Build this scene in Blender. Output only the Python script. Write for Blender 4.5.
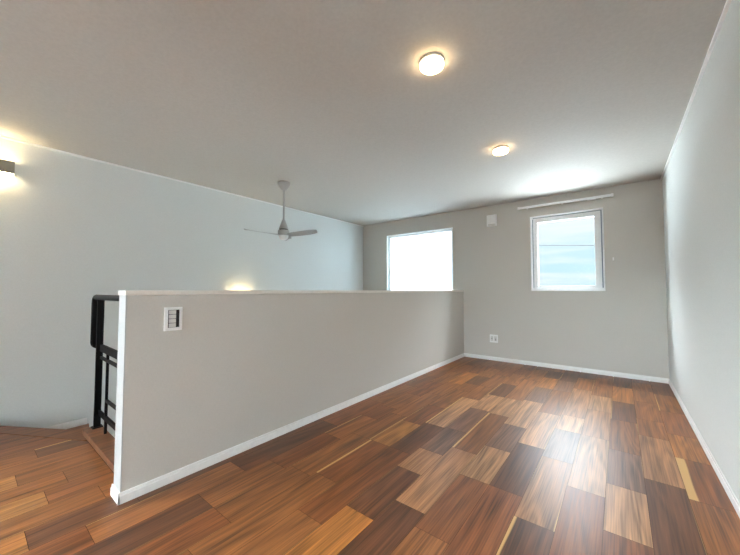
import bpy, bmesh, math, random
from mathutils import Vector, Matrix
for o in list(bpy.data.objects): bpy.data.objects.remove(o, do_unlink=True)
SC = bpy.context.scene
C = SC.collection

# ------------------------------------------------------------------ camera
H = 1.10
yaw = math.atan(249/318.); pitch = math.atan(12.5/318.)
cd = bpy.data.cameras.new('camera'); cam = bpy.data.objects.new('camera', cd); C.objects.link(cam)
cd.sensor_width = 36; cd.lens = 36*318/740.; cd.clip_start = .02
cam.location = (0, 0, H); cam.rotation_euler = (math.pi/2+pitch, 0, yaw)
SC.camera = cam

# ------------------------------------------------------------------ exposure, sky
SC.view_settings.view_transform = 'Standard'; SC.view_settings.look = 'None'
SC.view_settings.exposure = 1.54; SC.view_settings.gamma = 1; SC.view_settings.use_curve_mapping = False
W = bpy.data.worlds.new('sky'); SC.world = W; W.use_nodes = True
nt = W.node_tree; nt.nodes.clear(); N = nt.nodes.new; LK = nt.links.new
def wmath(op, a, b=None, c=None, clamp=False):
    n = N('ShaderNodeMath'); n.operation = op; n.use_clamp = clamp
    for i, v in enumerate((a, b, c)):
        if v is None: continue
        if isinstance(v, (int, float)): n.inputs[i].default_value = v
        else: LK(v, n.inputs[i])
    return n.outputs[0]
tc = N('ShaderNodeTexCoord'); sp = N('ShaderNodeSeparateXYZ'); LK(tc.outputs['Generated'], sp.inputs[0])
z = sp.outputs[2]
rp = N('ShaderNodeValToRGB'); LK(wmath('MULTIPLY_ADD', z, 2.0, .5), rp.inputs[0])
els = rp.color_ramp.elements
stops = [(0.0, (.60, .70, .78)), (.44, (.60, .71, .80)), (.492, (.52, .72, .86)), (.505, (.66, .84, .97)), (.62, (.62, .86, .98)),
         (.74, (.68, .88, .98)), (.86, (.83, .91, 1.0)), (1.0, (.83, .91, 1.0))]
els[0].position = stops[0][0]; els[0].color = (*stops[0][1], 1); els[1].position = 1.0; els[1].color = (*stops[-1][1], 1)
for p, c in stops[1:-1]:
    e = els.new(p); e.color = (*c, 1)
mp = N('ShaderNodeMapping'); mp.inputs['Scale'].default_value = (1.2, 1.2, 11); LK(tc.outputs['Generated'], mp.inputs[0])
nz = N('ShaderNodeTexNoise'); nz.inputs['Scale'].default_value = 3.2; nz.inputs['Detail'].default_value = 5; LK(mp.outputs[0], nz.inputs['Vector'])
cl = N('ShaderNodeValToRGB'); cl.color_ramp.elements[0].position = .44; cl.color_ramp.elements[1].position = .68; LK(nz.outputs[0], cl.inputs[0])
mx = N('ShaderNodeMix'); mx.data_type = 'RGBA'; LK(wmath('MULTIPLY', cl.outputs[0], .75), mx.inputs['Factor'])
LK(rp.outputs[0], mx.inputs[6]); mx.inputs[7].default_value = (.96, .99, 1, 1)
# sky boosted overhead, behind the camera and below the horizon to add room light
SKY_ZEN, SKY_BACK, SKY_GND = 14.0, 26.0, 12.5
up = N('ShaderNodeMapRange'); up.interpolation_type = 'SMOOTHSTEP'; LK(z, up.inputs[0]); up.inputs[1].default_value = .26; up.inputs[2].default_value = .6
dn = N('ShaderNodeMapRange'); dn.interpolation_type = 'SMOOTHSTEP'; LK(wmath('MULTIPLY', z, -1), dn.inputs[0]); dn.inputs[1].default_value = .04; dn.inputs[2].default_value = .3
bk = N('ShaderNodeMapRange'); bk.interpolation_type = 'SMOOTHSTEP'
LK(wmath('ADD', wmath('MULTIPLY', sp.outputs[0], -.62), wmath('MULTIPLY', sp.outputs[1], -.78)), bk.inputs[0]); bk.inputs[1].default_value = .35; bk.inputs[2].default_value = .9
st = wmath('ADD', wmath('ADD', wmath('ADD', wmath('MULTIPLY', up.outputs[0], SKY_ZEN), wmath('MULTIPLY', wmath('MULTIPLY', dn.outputs[0], wmath('MULTIPLY_ADD', sp.outputs[1], 1.2, .15, True)), SKY_GND)), wmath('MULTIPLY', wmath('MULTIPLY', bk.outputs[0], wmath('MULTIPLY', z, 6, clamp=True)), SKY_BACK)), .385)
bg = N('ShaderNodeBackground'); LK(mx.outputs[2], bg.inputs[0]); LK(st, bg.inputs[1])
wo = N('ShaderNodeOutputWorld'); LK(bg.outputs[0], wo.inputs[0])

CEIL_LIGHT, WALL_LIGHT = 9.0, 10.0

# ------------------------------------------------------------------ materials
def lin(c): return tuple((v/255/12.92 if v/255 <= .04045 else ((v/255+.055)/1.055)**2.4) for v in c)
def newmat(name):
    m = bpy.data.materials.new(name); m.use_nodes = True
    return m, m.node_tree, m.node_tree.nodes['Principled BSDF']
def nmath(t, op, a, b=None, c=None, clamp=False):
    n = t.nodes.new('ShaderNodeMath'); n.operation = op; n.use_clamp = clamp
    for i, v in enumerate((a, b, c)):
        if v is None: continue
        if isinstance(v, (int, float)): n.inputs[i].default_value = v
        else: t.links.new(v, n.inputs[i])
    return n.outputs[0]
def plain(name, rgb, rough=.5, metal=0, var=.03, scale=30, bump=0, spec=.5):
    m, t, b = newmat(name)
    tcn = t.nodes.new('ShaderNodeTexCoord'); n = t.nodes.new('ShaderNodeTexNoise'); n.inputs['Scale'].default_value = scale
    n.inputs['Detail'].default_value = 3; t.links.new(tcn.outputs['Object'], n.inputs['Vector'])
    r = t.nodes.new('ShaderNodeValToRGB'); t.links.new(n.outputs[0], r.inputs[0])
    l = lin(rgb)
    r.color_ramp.elements[0].position = .3; r.color_ramp.elements[1].position = .7
    r.color_ramp.elements[0].color = (*[v*(1-var) for v in l], 1); r.color_ramp.elements[1].color = (*[min(1, v*(1+var)) for v in l], 1)
    t.links.new(r.outputs[0], b.inputs['Base Color'])
    b.inputs['Roughness'].default_value = rough; b.inputs['Metallic'].default_value = metal; b.inputs['Specular IOR Level'].default_value = spec
    if bump:
        bp = t.nodes.new('ShaderNodeBump'); bp.inputs['Strength'].default_value = bump; bp.inputs['Distance'].default_value = .002
        t.links.new(n.outputs[0], bp.inputs['Height']); t.links.new(bp.outputs[0], b.inputs['Normal'])
    return m
def wallpaper(name, rgb, rough=.75):
    # woven vinyl wallpaper: two crossed stretched noises
    m, t, b = newmat(name)
    tcn = t.nodes.new('ShaderNodeTexCoord'); fs = []
    for sc in ((500, 500, 45), (60, 60, 500)):
        mpn = t.nodes.new('ShaderNodeMapping'); mpn.inputs['Scale'].default_value = sc; t.links.new(tcn.outputs['Object'], mpn.inputs[0])
        n = t.nodes.new('ShaderNodeTexNoise'); n.inputs['Scale'].default_value = 1; n.inputs['Detail'].default_value = 1; t.links.new(mpn.outputs[0], n.inputs['Vector']); fs.append(n.outputs[0])
    s = nmath(t, 'MULTIPLY', nmath(t, 'ADD', fs[0], fs[1]), .5)
    r = t.nodes.new('ShaderNodeValToRGB'); t.links.new(s, r.inputs[0]); l = lin(rgb)
    r.color_ramp.elements[0].position = .35; r.color_ramp.elements[1].position = .65
    r.color_ramp.elements[0].color = (*[v*.95 for v in l], 1); r.color_ramp.elements[1].color = (*[min(1, v*1.04) for v in l], 1)
    t.links.new(r.outputs[0], b.inputs['Base Color']); b.inputs['Roughness'].default_value = rough; b.inputs['Specular IOR Level'].default_value = .3
    bp = t.nodes.new('ShaderNodeBump'); bp.inputs['Strength'].default_value = .25; bp.inputs['Distance'].default_value = .001
    t.links.new(s, bp.inputs['Height']); t.links.new(bp.outputs[0], b.inputs['Normal'])
    return m
def glow(name, rgb, s):
    m = bpy.data.materials.new(name); m.use_nodes = True; t = m.node_tree; t.nodes.clear()
    e = t.nodes.new('ShaderNodeEmission'); e.inputs[0].default_value = (*rgb, 1); e.inputs[1].default_value = s
    o = t.nodes.new('ShaderNodeOutputMaterial'); t.links.new(e.outputs[0], o.inputs[0]); return m
def wood_floor(name, attr=True, base=(120, 78, 50)):
    m, t, b = newmat(name); L = t.links.new
    tcn = t.nodes.new('ShaderNodeTexCoord'); P = tcn.outputs['Object']
    if attr:
        a = t.nodes.new('ShaderNodeAttribute'); a.attribute_name = 'tone'; col = a.outputs['Color']
        a2 = t.nodes.new('ShaderNodeAttribute'); a2.attribute_name = 'par'; s2 = t.nodes.new('ShaderNodeSeparateColor'); L(a2.outputs['Color'], s2.inputs[0])
        seed, sl, sr = s2.outputs[0], s2.outputs[1], s2.outputs[2]
        uv = t.nodes.new('ShaderNodeUVMap'); uv.uv_map = 'UVMap'; us = t.nodes.new('ShaderNodeSeparateXYZ'); L(uv.outputs[0], us.inputs[0])
    else:
        v = t.nodes.new('ShaderNodeRGB'); v.outputs[0].default_value = (*lin(base), 1); col = v.outputs[0]; seed = None
    off = t.nodes.new('ShaderNodeCombineXYZ')
    if seed is not None:
        L(nmath(t, 'MULTIPLY', seed, 37.0), off.inputs[0]); L(nmath(t, 'MULTIPLY', seed, 91.0), off.inputs[1]); L(nmath(t, 'MULTIPLY', seed, 53.0), off.inputs[2])
    va = t.nodes.new('ShaderNodeVectorMath'); va.operation = 'ADD'; L(P, va.inputs[0]); L(off.outputs[0], va.inputs[1])
    def noise(sc, s=1, d=3, dist=0):
        mpn = t.nodes.new('ShaderNodeMapping'); mpn.inputs['Scale'].default_value = sc; L(va.outputs[0], mpn.inputs[0])
        n = t.nodes.new('ShaderNodeTexNoise'); n.inputs['Scale'].default_value = s; n.inputs['Detail'].default_value = d; n.inputs['Distortion'].default_value = dist
        L(mpn.outputs[0], n.inputs['Vector']); return n.outputs[0]
    fine = noise((150, 3.0, 20), 1, 3, .15)
    broad = noise((16, .9, 5), 1, 2, .4)
    warp = noise((8, .8, 3), 1, 1, .3)
    # cathedral figure: rings of a slow warped field
    ring = nmath(t, 'SINE', nmath(t, 'MULTIPLY', warp, 48.0))
    ring = nmath(t, 'MULTIPLY_ADD', ring, .5, .5)
    f = nmath(t, 'ADD', nmath(t, 'MULTIPLY', nmath(t, 'SUBTRACT', fine, .5), 1.7), nmath(t, 'MULTIPLY', nmath(t, 'SUBTRACT', broad, .5), 1.2))
    f = nmath(t, 'ADD', f, nmath(t, 'MULTIPLY', nmath(t, 'SUBTRACT', ring, .5), .30))
    mult = nmath(t, 'MAXIMUM', nmath(t, 'MULTIPLY_ADD', f, 1.05, 1.0), .25)
    vm = t.nodes.new('ShaderNodeVectorMath'); vm.operation = 'SCALE'; L(col, vm.inputs[0]); L(mult, vm.inputs['Scale'])
    res = vm.outputs[0]
    # dark heart streaks
    dk = noise((34, .8, 8), 1, 2, .2)
    dr = t.nodes.new('ShaderNodeMapRange'); L(dk, dr.inputs[0]); dr.inputs[1].default_value = .60; dr.inputs[2].default_value = .72; dr.inputs[3].default_value = 1; dr.inputs[4].default_value = .74
    vm2 = t.nodes.new('ShaderNodeVectorMath'); vm2.operation = 'SCALE'; L(res, vm2.inputs[0]); L(dr.outputs[0], vm2.inputs['Scale']); res = vm2.outputs[0]
    if seed is not None:
        wob = nmath(t, 'MULTIPLY', nmath(t, 'SUBTRACT', broad, .5), .22)
        u = nmath(t, 'ADD', us.outputs[0], wob); u2 = nmath(t, 'ADD', nmath(t, 'SUBTRACT', 1, us.outputs[0]), wob)
        s = nmath(t, 'MAXIMUM', nmath(t, 'MULTIPLY', nmath(t, 'SUBTRACT', sl, u), 22, clamp=True), nmath(t, 'MULTIPLY', nmath(t, 'SUBTRACT', sr, u2), 22, clamp=True))
        mxn = t.nodes.new('ShaderNodeMix'); mxn.data_type = 'RGBA'; L(s, mxn.inputs['Factor']); L(res, mxn.inputs[6]); mxn.inputs[7].default_value = (*lin((214, 170, 108)), 1)
        res = mxn.outputs[2]
    L(res, b.inputs['Base Color'])
    rr = nmath(t, 'MULTIPLY_ADD', fine, .10, .33); L(rr, b.inputs['Roughness']); b.inputs['Specular IOR Level'].default_value = .5
    bp = t.nodes.new('ShaderNodeBump'); bp.inputs['Strength'].default_value = .12; bp.inputs['Distance'].default_value = .001; L(fine, bp.inputs['Height']); L(bp.outputs[0], b.inputs['Normal'])
    return m
M = dict(
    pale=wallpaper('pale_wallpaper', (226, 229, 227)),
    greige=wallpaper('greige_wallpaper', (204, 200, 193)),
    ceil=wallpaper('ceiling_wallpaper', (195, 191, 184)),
    white=plain('white_trim', (244, 244, 242), .4),
    lining=plain('end_lining', (190, 192, 191), .5),
    cap=plain('cream_cap', (236, 231, 223), .45),
    frame=plain('window_vinyl', (250, 251, 251), .35),
    plastic=plain('white_plastic', (248, 248, 247), .4, var=.02),
    key=plain('switch_key_plastic', (222, 220, 216), .4, var=.02),
    dark=plain('dark_recess', (22, 22, 24), .6),
    fan=plain('fan_white', (184, 182, 180), .45, var=.02),
    chrome=plain('brushed_metal', (170, 170, 168), .35, metal=.8),
    black=plain('black_painted_steel', (5, 6, 9), .5, var=.1, spec=.15),
    khaki=plain('lamp_housing', (150, 146, 134), .5),
    gap=plain('floor_joint', (66, 42, 27), .7),
    screed=plain('lower_floor', (165, 120, 85), .5),
    wood=wood_floor('walnut_planks'),
    nosing=wood_floor('walnut_nosing', False, (120, 76, 45)),
    curb=wood_floor('walnut_curb', False, (122, 78, 50)),
    rubber=plain('grey_gasket', (120, 134, 150), .6),
    warm=glow('warm_diffuser', (1, .72, .40), CEIL_LIGHT),
    warmw=glow('warm_wall_diffuser', (1, .78, .42), WALL_LIGHT),
)
def glass(name, frost):
    m = bpy.data.materials.new(name); m.use_nodes = True; t = m.node_tree; t.nodes.clear()
    gl = t.nodes.new('ShaderNodeBsdfGlossy'); gl.inputs['Roughness'].default_value = .25 if frost else .02
    if frost:
        tcn = t.nodes.new('ShaderNodeTexCoord'); n = t.nodes.new('ShaderNodeTexNoise'); n.inputs['Scale'].default_value = 350; t.links.new(tcn.outputs['Object'], n.inputs['Vector'])
        bp = t.nodes.new('ShaderNodeBump'); bp.inputs['Strength'].default_value = .2; bp.inputs['Distance'].default_value = .001; t.links.new(n.outputs[0], bp.inputs['Height']); t.links.new(bp.outputs[0], gl.inputs['Normal'])
        tr = t.nodes.new('ShaderNodeBsdfTranslucent'); tr.inputs[0].default_value = (.66, .73, .76, 1)
    else:
        tr = t.nodes.new('ShaderNodeBsdfTransparent'); tr.inputs[0].default_value = (.96, .98, .98, 1)
    fr = t.nodes.new('ShaderNodeFresnel'); fr.inputs[0].default_value = 1.45 if frost else 1.06
    mxn = t.nodes.new('ShaderNodeMixShader'); t.links.new(fr.outputs[0], mxn.inputs[0]); t.links.new(tr.outputs[0], mxn.inputs[1]); t.links.new(gl.outputs[0], mxn.inputs[2])
    o = t.nodes.new('ShaderNodeOutputMaterial'); t.links.new(mxn.outputs[0], o.inputs[0]); return m
M['frost'] = glass('frosted_glass', True); M['glass'] = glass('clear_glass', False)

# ------------------------------------------------------------------ mesh helpers
def box(bm, x0, y0, z0, x1, y1, z1):
    vs = [bm.verts.new((x, y, zz)) for x in (x0, x1) for y in (y0, y1) for zz in (z0, z1)]
    for f in ((0, 1, 3, 2), (4, 6, 7, 5), (0, 4, 5, 1), (2, 3, 7, 6), (0, 2, 6, 4), (1, 5, 7, 3)): bm.faces.new([vs[i] for i in f])
def prism(bm, poly, z0, z1):
    a = [bm.verts.new((x, y, z0)) for x, y in poly]; b = [bm.verts.new((x, y, z1)) for x, y in poly]; n = len(poly)
    bm.faces.new(a[::-1]); bm.faces.new(b)
    for i in range(n): bm.faces.new((a[i], a[(i+1) % n], b[(i+1) % n], b[i]))
def lathe(bm, prof, c=(0, 0, 0), n=40):
    rings = []
    for r, zz in prof:
        if r < 1e-6: rings.append([bm.verts.new((c[0], c[1], c[2]+zz))])
        else: rings.append([bm.verts.new((c[0]+r*math.cos(2*math.pi*i/n), c[1]+r*math.sin(2*math.pi*i/n), c[2]+zz)) for i in range(n)])
    for a, b in zip(rings, rings[1:]):
        for i in range(n):
            q = [a[i % len(a)], a[(i+1) % len(a)], b[(i+1) % len(b)], b[i % len(b)]]
            u = []
            for v in q:
                if v not in u: u.append(v)
            if len(u) > 2: bm.faces.new(u)
def tube(bm, pts, r, n=12, rx=None):
    # rx: a flat bar section (half width sideways, r = half height)
    P = [Vector(p) for p in pts]; rings = []; ref = Vector((0, 0, 1))
    for i, p in enumerate(P):
        d = (P[min(i+1, len(P)-1)]-P[max(i-1, 0)]).normalized()
        if i == 0: ref = Vector((0, 0, 1)) if abs(d.z) < .9 else Vector((1, 0, 0))
        u = (ref-d*ref.dot(d)).normalized(); ref = u; v = d.cross(u)
        if rx: rings.append([bm.verts.new(p+u*r*a+v*rx*b) for a, b in ((-1, -1), (1, -1), (1, 1), (-1, 1))])
        else: rings.append([bm.verts.new(p+u*r*math.cos(2*math.pi*k/n)+v*r*math.sin(2*math.pi*k/n)) for k in range(n)])
    m = len(rings[0])
    for a, b in zip(rings, rings[1:]):
        for k in range(m): bm.faces.new((a[k], a[(k+1) % m], b[(k+1) % m], b[k]))
    bm.faces.new(rings[0][::-1]); bm.faces.new(rings[-1])
def obj(name, bm, mat, parent=None, bevel=0, smooth=False, seg=2):
    bmesh.ops.recalc_face_normals(bm, faces=bm.faces)
    me = bpy.data.meshes.new(name); bm.to_mesh(me); bm.free(); me.materials.append(M[mat] if isinstance(mat, str) else mat)
    o = bpy.data.objects.new(name, me); C.objects.link(o)
    if smooth:
        me.shade_smooth()
        try: me.set_sharp_from_angle(angle=math.radians(40))
        except Exception: pass
    if bevel:
        b = o.modifiers.new('bevel', 'BEVEL'); b.width = bevel; b.segments = seg; b.limit_method = 'ANGLE'; b.angle_limit = math.radians(40)
    if parent: o.parent = parent
    return o
def BM(): return bmesh.new()
def bx(*a):
    bm = BM(); box(bm, *a); return bm
def struct(name, bm, mat, bevel=0, parent=None):
    o = obj(name, bm, mat, parent, bevel)
    if not parent: o['kind'] = 'structure'
    return o
def thing(name, label, cat, loc, group=None, rotz=0):
    o = bpy.data.objects.new(name, None); C.objects.link(o); o.empty_display_size = .1; o.location = loc; o.rotation_euler = (0, 0, rotz)
    o['label'] = label; o['category'] = cat
    if group: o['group'] = group
    return o
def dup(root, loc, label):
    r = root.copy(); C.objects.link(r); r.location = loc; r['label'] = label
    for ch in list(root.children):
        c = ch.copy(); C.objects.link(c); c.parent = r
        for g in list(ch.children):
            d = g.copy(); C.objects.link(d); d.parent = c
    return r

# ------------------------------------------------------------------ shell
XR, XL, XP, YF, YB, ZC, ZL = .44, -4.22, -2.05, 5.15, -2.6, 2.445, -2.8
XQ = -2.165; YP = .535; T = .18
def wall_y(bm, y0, y1, x0, x1, z0, z1, holes):      # a wall normal to y with holes (x0,z0,x1,z1) sorted by x, not overlapping in x
    x = x0
    for a, b, c, d in holes:
        box(bm, x, y0, z0, a, y1, z1); box(bm, a, y0, z0, c, y1, b); box(bm, a, y0, d, c, y1, z1); x = c
    box(bm, x, y0, z0, x1, y1, z1)
def wall_x(bm, x0, x1, y0, y1, z0, z1, holes):
    y = y0
    for a, b, c, d in holes:
        box(bm, x0, y, z0, x1, a, z1); box(bm, x0, a, z0, x1, c, b); box(bm, x0, a, d, x1, c, z1); y = c
    box(bm, x0, y, z0, x1, y1, z1)
W1 = (-3.60, .80, -2.235, 2.165)
W2 = (-1.005, 1.10, -.152, 2.170)
W3 = (-4.0, -2.7, -2.25, -1.75)  # added in the lower storey, out of view, to light the stairwell ceiling
W5 = (-1.5, .95, -.2, 2.1)      # added in the rear wall, out of view, to light far wall and partition
W4 = (-2.5, 1.1, -1.3, 2.2)     # added in the left wall, behind the camera, to light the right wall
bm = BM(); wall_x(bm, XR, XR+T, YB-T, YF+T, 0, ZC, []); struct('wall_right', bm, 'pale')
bm = BM(); wall_x(bm, XL-T, XL, YB-T, YF+T, ZL, ZC, [W4]); struct('wall_left', bm, 'pale')
bm = BM()
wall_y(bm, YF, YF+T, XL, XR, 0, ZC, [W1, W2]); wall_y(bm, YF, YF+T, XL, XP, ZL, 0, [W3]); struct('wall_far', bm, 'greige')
bm = BM(); wall_y(bm, YB-T, YB, XL, XR, 0, ZC, [W5]); struct('wall_rear', bm, 'pale')
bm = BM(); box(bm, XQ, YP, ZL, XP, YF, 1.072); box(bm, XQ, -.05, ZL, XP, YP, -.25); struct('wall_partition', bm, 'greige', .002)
bm = BM(); box(bm, XL, -.2, ZL, XP, -.05, -.25); struct('wall_stairwell', bm, 'pale')
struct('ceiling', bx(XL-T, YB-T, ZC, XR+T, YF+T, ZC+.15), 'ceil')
struct('floor.001', bx(XL-T, -.2, ZL-.1, XP, YF+T, ZL), 'screed')

# floor slab under the planks
UP = [(XL, .07), (-3.24, .657)]          # outer edge of the slanted nosing
LO = [(XL, -.045), (-3.10, .575)]        # inner edge
bm = BM(); prism(bm, [(XL, YB), (XR, YB), (XR, YF), (XP, YF), (XP, .545), (XQ-.0, .545), (XQ, .69), (-3.235, .69), (-3.235, .655), (XL, .065)], -.25, -.004)
fl = struct('floor', bm, 'gap')

# planks, one face each, laid along the depth of the room
TON = {'L': (204, 154, 110), 'l': (186, 134, 92), 'G': (194, 124, 58), 'M': (150, 93, 49), 'm': (160, 100, 53), 'R': (138, 79, 41), 'r': (142, 84, 44), 'D': (104, 64, 42),
       'd': (120, 71, 40), 'P': (134, 96, 76), 'C': (150, 126, 110), 'T': (190, 130, 68)}
random.seed(7)
# column: [(start y, tone, sap left, sap right)] ; each piece runs to the next start
COLS = {
 0: [(-.3, 'M'), (.6, 'D'), (1.5, 'R'), (1.95, 'm'), (2.391, 'r', .28, 0), (2.925, 'G'), (3.37, 'r'), (3.95, 'M', .05, 0), (4.55, 'd')],
 1: [(.2, 'M'), (.9, 'P'), (1.6, 'D'), (2.49, 'l'), (3.205, 'm'), (3.6, 'M'), (4.15, 'm'), (4.6, 'r'), (4.95, 'd')],
 2: [(.3, 'M'), (1.0, 'R'), (1.845, 'L'), (2.298, 'P'), (2.80, 'M'), (3.45, 'D', .06, 0), (4.01, 'G'), (4.62, 'd')],
 3: [(.1, 'M'), (.9, 'P'), (1.35, 'R'), (2.13, 'L'), (2.94, 'l'), (3.6, 'L'), (4.1, 'm'), (4.5, 'r'), (4.95, 'd')],
 4: [(.3, 'R'), (1.1, 'D', .06, 0), (1.69, 'l'), (2.405, 'C'), (2.94, 'L'), (3.3, 'l'), (4.25, 'm'), (4.8, 'D')],
 5: [(.3, 'M'), (1.1, 'R'), (1.866, 'D'), (2.505, 'L'), (3.25, 'm'), (4.045, 'P'), (4.52, 'D'), (4.95, 'd')],
 6: [(.2, 'R'), (.7, 'm'), (1.331, 'r'), (1.866, 'L'), (2.315, 'P'), (2.787, 'L'), (3.5, 'P'), (4.05, 'G'), (4.55, 'D'), (4.95, 'M')],
 7: [(.2, 'M'), (.8, 'D'), (1.43, 'l'), (2.147, 'M', .10, 0), (2.94, 'L'), (3.45, 'm'), (4.3, 'M'), (4.9, 'd')],
 8: [(.1, 'D'), (.55, 'G'), (1.243, 'D'), (1.71, 'l'), (2.0, 'P'), (2.42, 'P'), (2.965, 'L'), (3.45, 'D', .10, 0), (3.95, 'm'), (4.5, 'R'), (4.8, 'd')],
 9: [(.0, 'D'), (.45, 'm'), (1.07, 'R'), (1.88, 'D'), (2.4, 'L', .06, 0), (3.2, 'm'), (3.7, 'm'), (4.3, 'R'), (4.8, 'M')],
 10: [(.1, 'M'), (.62, 'm'), (1.347, 'R', .13, 0), (1.88, 'T'), (2.33, 'R'), (2.79, 'm'), (3.4, 'M'), (3.7, 'D'), (4.1, 'm'), (4.6, 'R')],
 11: [(-.1, 'R'), (.3, 'R', .04, 0), (.814, 'M'), (1.3, 'm'), (1.88, 'M', 0, .05), (2.4, 'm'), (3.1, 'm', 0, .04), (3.6, 'G'), (4.2, 'R'), (4.7, 'M')],
 12: [(-.2, 'M'), (.2, 'D'), (.813, 'm'), (1.258, 'R'), (1.75, 'm', .04, 0), (2.2, 'R'), (2.5, 'M'), (2.957, 'R'), (3.5, 'M'), (4.1, 'R'), (4.6, 'd')],
 13: [(-.2, 'R'), (.385, 'm'), (1.09, 'D'), (1.9, 'R'), (2.545, 'M'), (3.2, 'd'), (3.7, 'R'), (4.3, 'M')],
 14: [(-.3, 'G'), (.205, 'D'), (.6, 'D'), (1.2, 'D'), (1.9, 'R')],
 15: [(-.4, 'G'), (-.05, 'm'), (.5, 'm')],
 16: [(-.3, 'T'), (.305, 'r')],
 17: [(-.4, 'd'), (-.1, 'M'), (.405, 'M')],
 18: [(-.3, 'T'), (.222, 'M')],
 19: [(-.3, 'M'), (.1, 'm')],
 20: [(-.3, 'm'), (.0, 'M'), (.335, 'D', .10, 0)],
 21: [(-.3, 'M'), (.12, 'r')],
 22: [(-.3, 'R'), (.0, 'M')],
 23: [(-.3, 'D'), (-.02, 'M')], 24: [(-.3, 'M'), (.05, 'R')], 25: [(-.4, 'm')], }
def clip(poly, n, d):                     # keep n.p <= d
    out = []
    for i in range(len(poly)):
        p, q = poly[i], poly[(i+1) % len(poly)]; a = n[0]*p[0]+n[1]*p[1]-d; b = n[0]*q[0]+n[1]*q[1]-d
        if a <= 0: out.append(p)
        if a*b < 0: s = a/(a-b); out.append((p[0]+(q[0]-p[0])*s, p[1]+(q[1]-p[1])*s))
    return out
dx, dy = LO[1][0]-LO[0][0], LO[1][1]-LO[0][1]; nn = (-dy, dx); dd = nn[0]*LO[0][0]+nn[1]*LO[0][1]
me = bpy.data.meshes.new('planks'); V = []; F = []; attr = []; uvs = []
PW = .1732; X0 = .262; G = .0009
for c in range(27):
    xr = X0-PW*(c-1); xl = xr-PW; a = max(xl, XL); b = min(xr, XR)
    if b <= a: continue
    col = list(COLS.get(c, [(-.4, 'M')]))
    y = col[0][0]
    while y > YB: y -= random.uniform(.35, .8); col.insert(0, (max(y, YB), random.choice('MRDmrGPl')))
    for i, pc in enumerate(col):
        y0 = pc[0]; y1 = col[i+1][0] if i+1 < len(col) else YF
        for lo, hi in ((a, min(b, XP)), (max(a, XP), b)):
            if hi-lo < .003: continue
            lim = YF if lo >= XP-1e-6 else .545
            if lo < XP-.001 and hi > XQ-.2: lim = .545
            if lo < XQ-.001: lim = .59
            if y0 >= lim: continue
            g0 = G if lo == xl else 0; g1 = G if hi == xr else 0
            poly = [(lo+g0, y0+G), (hi-g1, y0+G), (hi-g1, min(y1, lim)-G), (lo+g0, min(y1, lim)-G)]
            if lo < -3.0: poly = clip(poly, nn, dd)
            if len(poly) < 3: continue
            k = len(V); V += [(p[0], p[1], 0) for p in poly]; F.append(list(range(k, k+len(poly))))
            base = lin(tuple((v*.77+w*.23)*.93 for v, w in zip(TON[pc[1]], (128, 76, 38)))); j = random.uniform(.93, 1.07)
            attr.append((tuple(v*j for v in base), (random.random(), pc[2] if len(pc) > 2 else 0, pc[3] if len(pc) > 2 else 0)))
            uvs += [((p[0]-xl)/PW, p[1]) for p in poly]
me.from_pydata(V, [], F); me.materials.append(M['wood'])
t1 = me.color_attributes.new('tone', 'FLOAT_COLOR', 'CORNER'); t2 = me.color_attributes.new('par', 'FLOAT_COLOR', 'CORNER'); uvl = me.uv_layers.new(name='UVMap')
for p in me.polygons:
    for li in p.loop_indices:
        t1.data[li].color = (*attr[p.index][0], 1); t2.data[li].color = (*attr[p.index][1], 1); uvl.data[li].uv = uvs[li]
pl = bpy.data.objects.new('floorboards', me); C.objects.link(pl); pl.parent = fl

# nosing board of the slanted floor edge
bm = BM(); prism(bm, [(LO[0][0], LO[0][1]), (LO[1][0], LO[1][1]), (-3.10, .59), (-3.235, .59), (-3.235, .668), (XL, .068)], -.035, .004); struct('trim_1', bm, 'nosing', .003)
bm = BM(); prism(bm, [(XL, .045), (-3.24, .63), (-3.24, .645), (XL, .06)], -.25, -.035); struct('trim_2', bm, 'nosing')
# wooden curb capping the edge of the stairwell
bm = BM(); box(bm, -3.235, .59, 0, XQ-.002, .70, .045); struct('trim_3', bm, 'curb', .004)
# cap on the partition, side and end lining
bm = BM(); box(bm, XQ-.012, YP-.010, 1.072, XP+.012, YF, 1.097); struct('trim_4', bm, 'cap', .003)
bm = BM(); box(bm, XQ, YP-.006, 0, XP+.001, YP, 1.072); struct('trim_5', bm, 'lining', .001)
# crown beads
for i, (x0, x1) in enumerate(((XR-.016, XR), (XL, XL+.016))): struct('trim_%d' % (6+i), bx(x0, YB, ZC-.018, x1, YF, ZC), 'white', .002)
def skirt_bm(bm, ax, w, a, b, s, h=.058):      # ax 'x': runs along y at x=w, s = room side
    for t, z0, z1 in ((.010, 0, h*.72), (.006, h*.72, h)):
        if ax == 'x': box(bm, min(w, w+s*t), a, z0, max(w, w+s*t), b, z1)
        else: box(bm, a, min(w, w+s*t), z0, b, max(w, w+s*t), z1)
bm = BM(); skirt_bm(bm, 'x', XR, YB, YF, -1); struct('baseboard_right', bm, 'white', .0015)
bm = BM(); skirt_bm(bm, 'y', YF, XP, XR, -1); struct('baseboard_far', bm, 'white', .0015)
bm = BM(); skirt_bm(bm, 'x', XP, YP-.016, YF, 1); skirt_bm(bm, 'y', YP-.006, XQ-.01, XP+.01, -1); struct('baseboard_partition', bm, 'white', .0015)
bm = BM(); skirt_bm(bm, 'x', XL, YB, -.05, 1); struct('baseboard_left', bm, 'white', .0015)
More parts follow.
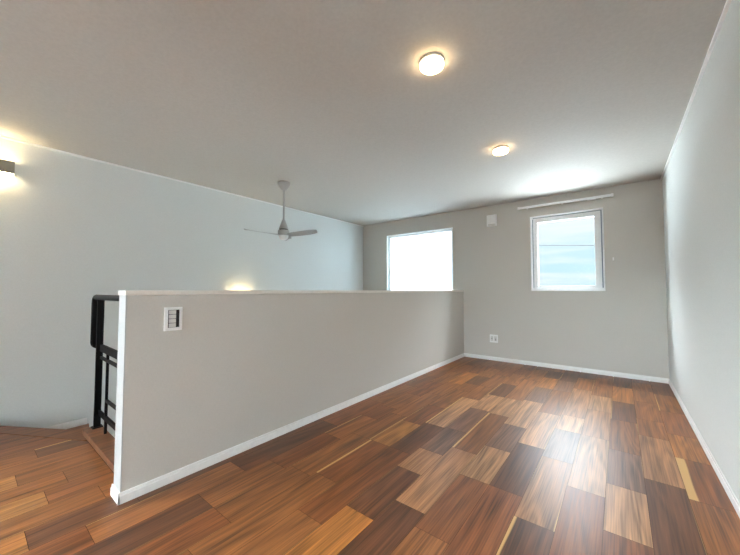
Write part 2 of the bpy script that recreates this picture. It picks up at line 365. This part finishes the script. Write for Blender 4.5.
# stepped skirting beside the stairs
RZ = .235
bm = BM()
box(bm, XL, .06, -RZ, XL+.01, .80, -RZ+.062); box(bm, XL, .785, -2*RZ, XL+.012, .80, -RZ+.062)
yy = .80
for k in range(2, 9):
    ye = yy+(.28 if k > 2 else .30); box(bm, XL, yy, -k*RZ, XL+.01, ye, -k*RZ+.062); box(bm, XL, ye-.012, -(k+1)*RZ, XL+.012, ye, -k*RZ+.062); yy = ye
struct('baseboard_stairwell', bm, 'white')

# ------------------------------------------------------------------ windows
def ring_frame(bm, r, w, y0, y1):
    a, b, c, d = r
    box(bm, a, y0, b, a+w, y1, d); box(bm, c-w, y0, b, c, y1, d); box(bm, a+w, y0, b, c-w, y1, b+w); box(bm, a+w, y0, d-w, c-w, y1, d)
def window(name, r, frost, casing=True):
    a, b, c, d = r; bm = BM(); ring_frame(bm, r, .035, YF+.045, YF+.12)
    w = struct(name, bm, 'frame', .002)
    bm = BM(); ring_frame(bm, (a-.012, b-.012, c+.012, d+.012), .013, YF-.008, YF+.05); obj('casing', bm, 'frame', w, .002)
    if frost:
        bm = BM(); box(bm, a+.035, YF+.085, b+.035, c-.035, YF+.09, d-.035); obj('frosted_pane', bm, 'frost', w)
    return w
w1 = window('window_1', W1, True)
w2 = window('window_2', W2, False)
# inward leaf of the small window: sash, thin bar, pane, gasket, handle
a, b, c, d = W2
bm = BM(); box(bm, a+.035, YF+.05, b+.035, a+.075, YF+.10, d-.035); box(bm, c-.09, YF+.05, b+.035, c-.035, YF+.10, d-.035)
box(bm, a+.075, YF+.05, b+.035, c-.09, YF+.10, b+.06); box(bm, a+.075, YF+.05, d-.08, c-.09, YF+.10, d-.035)
sash = obj('sash', bm, 'frame', w2, .003)
bm = BM(); box(bm, c-.018, YF+.006, b+.03, c-.008, YF+.045, d-.012); box(bm, a+.012, YF+.036, b+.03, a+.018, YF+.045, d-.03); box(bm, a+.02, YF+.04, d-.012, c-.02, YF+.045, d-.006); obj('gasket', bm, 'rubber', w2)
bm = BM(); box(bm, a+.075, YF+.081, b+.06, c-.09, YF+.086, d-.08); obj('pane', bm, 'glass', sash)
bm = BM(); box(bm, a+.048, YF+.038, 1.50, a+.062, YF+.05, 1.56); box(bm, a+.05, YF+.02, 1.44, a+.06, YF+.03, 1.55); box(bm, a+.05, YF+.02, 1.54, a+.06, YF+.05, 1.55); obj('handle', bm, 'frame', sash, .002)
# added unseen windows: lower storey, left and rear walls, for extra daylight
a, b, c, d = W3; bm = BM(); ring_frame(bm, W3, .05, YF+.05, YF+.12); box(bm, -3.18, YF+.05, b, -3.12, YF+.12, d); w3 = struct('window_added_3', bm, 'frame')
obj('pane', bx(a+.05, YF+.085, b+.05, c-.05, YF+.09, d-.05), 'glass', w3)
a, b, c, d = W4; bm = BM()
box(bm, XL-.12, a, b, XL-.05, a+.04, d); box(bm, XL-.12, c-.04, b, XL-.05, c, d); box(bm, XL-.12, a, b, XL-.05, c, b+.04); box(bm, XL-.12, a, d-.04, XL-.05, c, d)
w4 = struct('window_added_4', bm, 'frame'); obj('pane', bx(XL-.09, a+.04, b+.04, XL-.085, c-.04, d-.04), 'glass', w4)

a, b, c, d = W5; bm = BM()
box(bm, a, YB-.12, b, a+.04, YB-.05, d); box(bm, c-.04, YB-.12, b, c, YB-.05, d); box(bm, a, YB-.12, b, c, YB-.05, b+.04); box(bm, a, YB-.12, d-.04, c, YB-.05, d)
w5 = struct('window_added_5', bm, 'frame'); obj('pane', bx(a+.04, YB-.09, b+.04, c-.04, YB-.085, d-.04), 'glass', w5)

# ------------------------------------------------------------------ staircase
sc = thing('staircase', 'wooden stairs turning down along the left wall below the slanted floor edge', 'stairs', (-3.73, .4, -RZ))
def child(name, bm, mat, p, **k):
    # geometry given in world coordinates, parent at p.location without rotation
    bmesh.ops.translate(bm, verts=bm.verts, vec=-Vector(p.location)); return obj(name, bm, mat, p, **k)
bm = BM(); prism(bm, [(XL+.001, .072), (-3.243, .66), (-3.243, .668), (XL+.001, .815)], -RZ-.03, -RZ); child('tread', bm, 'nosing', sc)
bm = BM(); prism(bm, [(XL+.012, .79), (-3.26, .665), (-3.26, .68), (XL+.012, .805)], -2*RZ, -RZ-.03); child('riser', bm, 'nosing', sc)
bm = BM(); prism(bm, [(XL+.012, .80), (-3.243, .69), (-3.243, 1.10), (XL+.012, 1.10)], -2*RZ-.03, -2*RZ); child('tread', bm, 'nosing', sc)
y = 1.10
for k in range(3, 12):
    child('riser', bx(XL+.012, y-.035, -k*RZ, -3.26, y-.02, -(k-1)*RZ-.03), 'nosing', sc)
    child('tread', bx(XL+.012, y-.03, -k*RZ-.03, -3.243, y+.28, -k*RZ), 'nosing', sc); y += .28

# ------------------------------------------------------------------ black steel railing
rl = thing('stair_railing', 'black steel railing with rounded handrail standing on the wooden curb beside the half wall', 'railing', (-3.2, .65, .045))
PX, PY = -3.19, .665
bm = BM(); box(bm, PX-.010, PY-.021, .05, PX+.010, PY+.021, 1.035); child('post', bm, 'black', rl, bevel=.003)
bm = BM(); box(bm, PX-.03, PY-.032, .0455, PX+.03, PY+.032, .053); child('foot_plate', bm, 'black', rl, bevel=.001)
pts = [(XQ+.004, .655, 1.045), (-3.10, .625, 1.045)]
R_ = .05; hx, hy = -3.24, .62
for i in range(7):
    t = i/6*math.pi/2; pts.append((-3.19-R_*math.sin(t), .638, 1.045-R_*(1-math.cos(t))))
pts += [(hx, .638, .69)]
for i in range(1, 5): t = i/4*math.pi/2; pts.append((hx, .638+.03*(1-math.cos(t)), .69-.03*math.sin(t)))
pts.append((hx+.01, .662, .66))
bm = BM(); tube(bm, pts, .020, 14); child('handrail', bm, 'black', rl, smooth=True)
pts = [(PX, PY, 1.0)]+[(PX, PY-.01+.015*math.sin(i/5*math.pi/2), 1.03-.035*(1-math.cos(i/5*math.pi/2))) for i in range(6)]+[(PX, PY+.005, .66), (PX, PY, .64)]
bm = BM(); tube(bm, pts, .016, 12); child('return_rail', bm, 'black', rl, smooth=True)
def bar(name, p, q, r, rx=None): bm = BM(); tube(bm, [p, q], r, 10, rx); child(name, bm, 'black', rl)
bar('crossbar', (PX, .675, .652), (XQ, .675, .640), .025, .010)
bar('crossbar', (PX, .675, .577), (XQ, .675, .567), .010, .008)
bar('crossbar', (PX, .675, .158), (XQ, .675, .150), .016, .008)
bar('baluster', (-3.0, .675, .65), (-3.0, .675, .045), .008, .008)
bar('baluster', (-2.60, .675, .565), (-2.60, .675, .045), .008, .008)
bar('crossbar', (-3.0, .675, .285), (-2.60, .675, .285), .009, .008)

# ------------------------------------------------------------------ ceiling lamps
def ceiling_light(loc, label):
    r = thing('ceiling_light', label, 'ceiling light', loc, 'round lamps on the ceiling')
    bm = BM(); lathe(bm, [(0, 0), (.069, 0), (.071, -.006), (.071, -.016), (.068, -.018), (0, -.018)]); obj('body', bm, 'plastic', r, smooth=True)
    bm = BM(); lathe(bm, [(.069, -.0175), (.069, -.034), (.063, -.041), (.05, -.044), (.025, -.0455), (0, -.046)]); obj('diffuser', bm, 'warm', r, smooth=True)
    return r
cl1 = ceiling_light((-.835, 1.655, ZC), 'round warm white ceiling lamp nearest the camera, the larger looking of two')
dup(cl1, (-.855, 3.11, ZC), 'round warm white ceiling lamp farther back toward the small window')

# ------------------------------------------------------------------ ceiling fan
fx, fy = -3.28, 2.44
fan = thing('ceiling_fan', 'light grey ceiling fan with three blades hanging over the stairwell', 'ceiling fan', (fx, fy, ZC))
bm = BM(); lathe(bm, [(0, 0), (.077, 0), (.079, -.008), (.073, -.03), (.055, -.062), (.034, -.088), (.022, -.098), (0, -.098)]); obj('canopy', bm, 'fan', fan, smooth=True)
bm = BM(); lathe(bm, [(0, -.09), (.0125, -.09), (.0125, -.49), (0, -.49)], n=20); obj('downrod', bm, 'fan', fan, smooth=True)
bm = BM(); lathe(bm, [(0, -.47), (.018, -.47), (.024, -.485), (.046, -.55), (.058, -.58), (.058, -.587), (0, -.587)]); obj('coupling_cover', bm, 'fan', fan, smooth=True)
bm = BM(); lathe(bm, [(0, -.587), (.050, -.587), (.050, -.600), (0, -.600)]); obj('gap_ring', bm, 'dark', fan)  # dark ring in the gap between coupling cover and motor housing
bm = BM(); lathe(bm, [(0, -.600), (.064, -.600), (.070, -.610), (.070, -.655), (.064, -.667), (0, -.667)]); obj('motor_housing', bm, 'fan', fan, smooth=True)
bm = BM(); lathe(bm, [(0, -.667), (.060, -.667), (.056, -.690), (.042, -.712), (.02, -.722), (0, -.724)]); obj('bottom_cover', bm, 'plastic', fan, smooth=True)
bm = BM(); prof = [(.06, .035, .045), (.12, .045, .05), (.2, .058, .06), (.3, .066, .066), (.39, .06, .062), (.45, .042, .042), (.48, .016, .016)]
rows = []
for r, wl, wr in prof:
    rise = .02*(r/.49)**2; rows.append([bm.verts.new((r, -wl+(wl+wr)*k/4, rise+(.5-k/4)*.032*(1-.3*r)+.004*math.sin(k/4*math.pi))) for k in range(5)])
for p, q in zip(rows, rows[1:]):
    for k in range(4): bm.faces.new((p[k], p[k+1], q[k+1], q[k]))
ex = bmesh.ops.solidify(bm, geom=bm.faces[:], thickness=.005)
bl0 = obj('blade', bm, 'fan', fan, smooth=True); bl0.location = (0, 0, -.662)
for i, ang in enumerate((218, 338, 98)):
    bl = bl0 if i == 0 else bl0.copy()
    if i: C.objects.link(bl); bl.parent = fan
    bl.rotation_euler = (0, 0, math.radians(ang)+yaw)

# ------------------------------------------------------------------ wall lamps
def wall_lamp(loc, label):
    r = thing('wall_lamp', label, 'wall lamp', loc, 'box lamps on the left wall'); w, d, h = .145, .085, .053
    bm = BM(); t = .004
    box(bm, 0, -w, -h, t, w, h); box(bm, d-t, -w, -h, d, w, h); box(bm, t, -w, -h, d-t, -w+t, h); box(bm, t, w-t, -h, d-t, w, h); obj('housing', bm, 'khaki', r, .001)
    obj('diffuser', bx(t, -w+t, -h-.004, d-t, w-t, -h+.012), 'warmw', r); obj('diffuser', bx(t, -w+t, h-.014, d-t, w-t, h-.004), 'warmw', r)
    return r
wl = wall_lamp((XL, .098, 2.167), 'grey box wall lamp glowing up and down high on the left wall')
dup(wl, (XL, 2.41, .965), 'box wall lamp hidden behind the half wall, only its warm glow showing')

# ------------------------------------------------------------------ switch on the partition
sw = thing('light_switch', 'white framed light switch with a column of keys on the half wall', 'light switch', (XP, .756, .933))
bm = BM(); y0, y1, z0, z1 = -.047, .047, -.068, .067; i0, i1, k0, k1 = -.029, .033, -.050, .052
box(bm, 0, y0, z0, .014, i0, z1); box(bm, 0, i1, z0, .014, y1, z1); box(bm, 0, i0, z0, .014, i1, k0); box(bm, 0, i0, k1, .014, i1, z1); obj('frame', bm, 'plastic', sw, .0015)
obj('recess', bx(0, i0, k0, .004, i1, k1), 'dark', sw)
for k in range(4): obj('rocker', bx(.004, i0+.006, k0+.002+k*.025, .010, i0+.043, k0+.002+k*.025+.0225), 'key', sw, .0015)

# ------------------------------------------------------------------ outlet
ol = thing('wall_outlet', 'white double wall outlet low on the far wall beside the half wall', 'outlet', (-1.565, YF, .340))
obj('plate', bx(-.062, -.008, -.062, .062, 0, .062), 'plastic', ol, .002)
for sx in (-.027, .027):
    s = obj('socket', bx(sx-.02, -.0105, -.038, sx+.02, -.0075, .038), 'key', ol, .001)
    bm = BM(); box(bm, sx-.008, -.0112, -.008, sx-.005, -.010, .010); box(bm, sx+.005, -.0112, -.008, sx+.008, -.010, .010)
    if sx > 0: box(bm, sx-.006, -.0112, -.024, sx+.006, -.010, -.012)
    obj('slot', bm, 'dark', s)

# ------------------------------------------------------------------ air vent
vt = thing('air_vent', 'square white plastic air vent high on the far wall left of the small window', 'vent', (-1.56, YF, 2.20))
obj('base', bx(-.085, -.022, -.09, .070, 0, .09), 'plastic', vt, .004)
bm = BM(); n = 8
prof = [(-.07, -.018), (-.07, -.048), (-.062, -.056), (.062, -.056), (.07, -.048), (.07, -.018)]
vs = [[bm.verts.new((p, q, zz)) for p, q in prof] for zz in (-.055, .085)]
for k in range(len(prof)): bm.faces.new((vs[0][k], vs[0][(k+1) % 6], vs[1][(k+1) % 6], vs[1][k]))
bm.faces.new(vs[0]); bm.faces.new(vs[1]); obj('cover', bm, 'plastic', vt, .003)
bm = BM(); box(bm, -.055, -.047, -.076, .055, -.018, -.056); box(bm, .0, -.054, -.085, .045, -.03, -.07); obj('shutter_tab', bm, 'key', vt, .002)

# ------------------------------------------------------------------ curtain rail
cr = thing('curtain_rail', 'white curtain rail mounted above the small window', 'curtain rail', (-.60, YF, 2.318))
y_ = -.055
bm = BM(); box(bm, -.545, y_-.014, -.014, .545, y_+.014, .016); obj('rail', bm, 'frame', cr, .003)
for s in (-.558, .558): bm = BM(); box(bm, s-.014, y_-.015, -.019, s+.014, y_+.015, .020); obj('end_cap', bm, 'plastic', cr, .004)
for s in (-.45, 0, .45): bm = BM(); box(bm, s-.012, y_-.004, .010, s+.012, 0, .018); box(bm, s-.012, -.006, -.015, s+.012, 0, .030); obj('bracket', bm, 'frame', cr, .001)
for s in [.30+.012*k for k in range(8)]: bm = BM(); box(bm, s-.004, y_-.005, -.028, s+.004, y_+.005, -.011); obj('runner', bm, 'plastic', cr, .001)

# ------------------------------------------------------------------ tieback hook
hk = thing('curtain_hook', 'tiny white curtain tieback hook right of the small window', 'hook', (-.05, YF, 1.50))
bm = BM(); box(bm, -.008, -.005, -.02, .008, 0, .02); obj('plate', bm, 'plastic', hk, .001)
bm = BM(); tube(bm, [(0, -.004, .008), (0, -.02, -.004), (0, -.03, -.012), (0, -.036, -.006), (0, -.038, .006)], .003, 8); obj('hook', bm, 'plastic', hk, smooth=True)

# ------------------------------------------------------------------ service cable outside the small window
cbl = obj('overhead_cable', BM(), 'black')
bm = bmesh.new(); p0, p1 = (-2.53, 14, 2.876), (-.678, 14, 2.707); d = Vector(p1)-Vector(p0); tube(bm, [Vector(p0)+d*(-1.2+k*.34)+Vector((0, 0, .003*(k-5)**2)) for k in range(11)], .014, 8)
bm.to_mesh(cbl.data); bm.free()
cbl['label'] = 'thin grey overhead cable crossing the sky outside the small window'; cbl['category'] = 'cable'
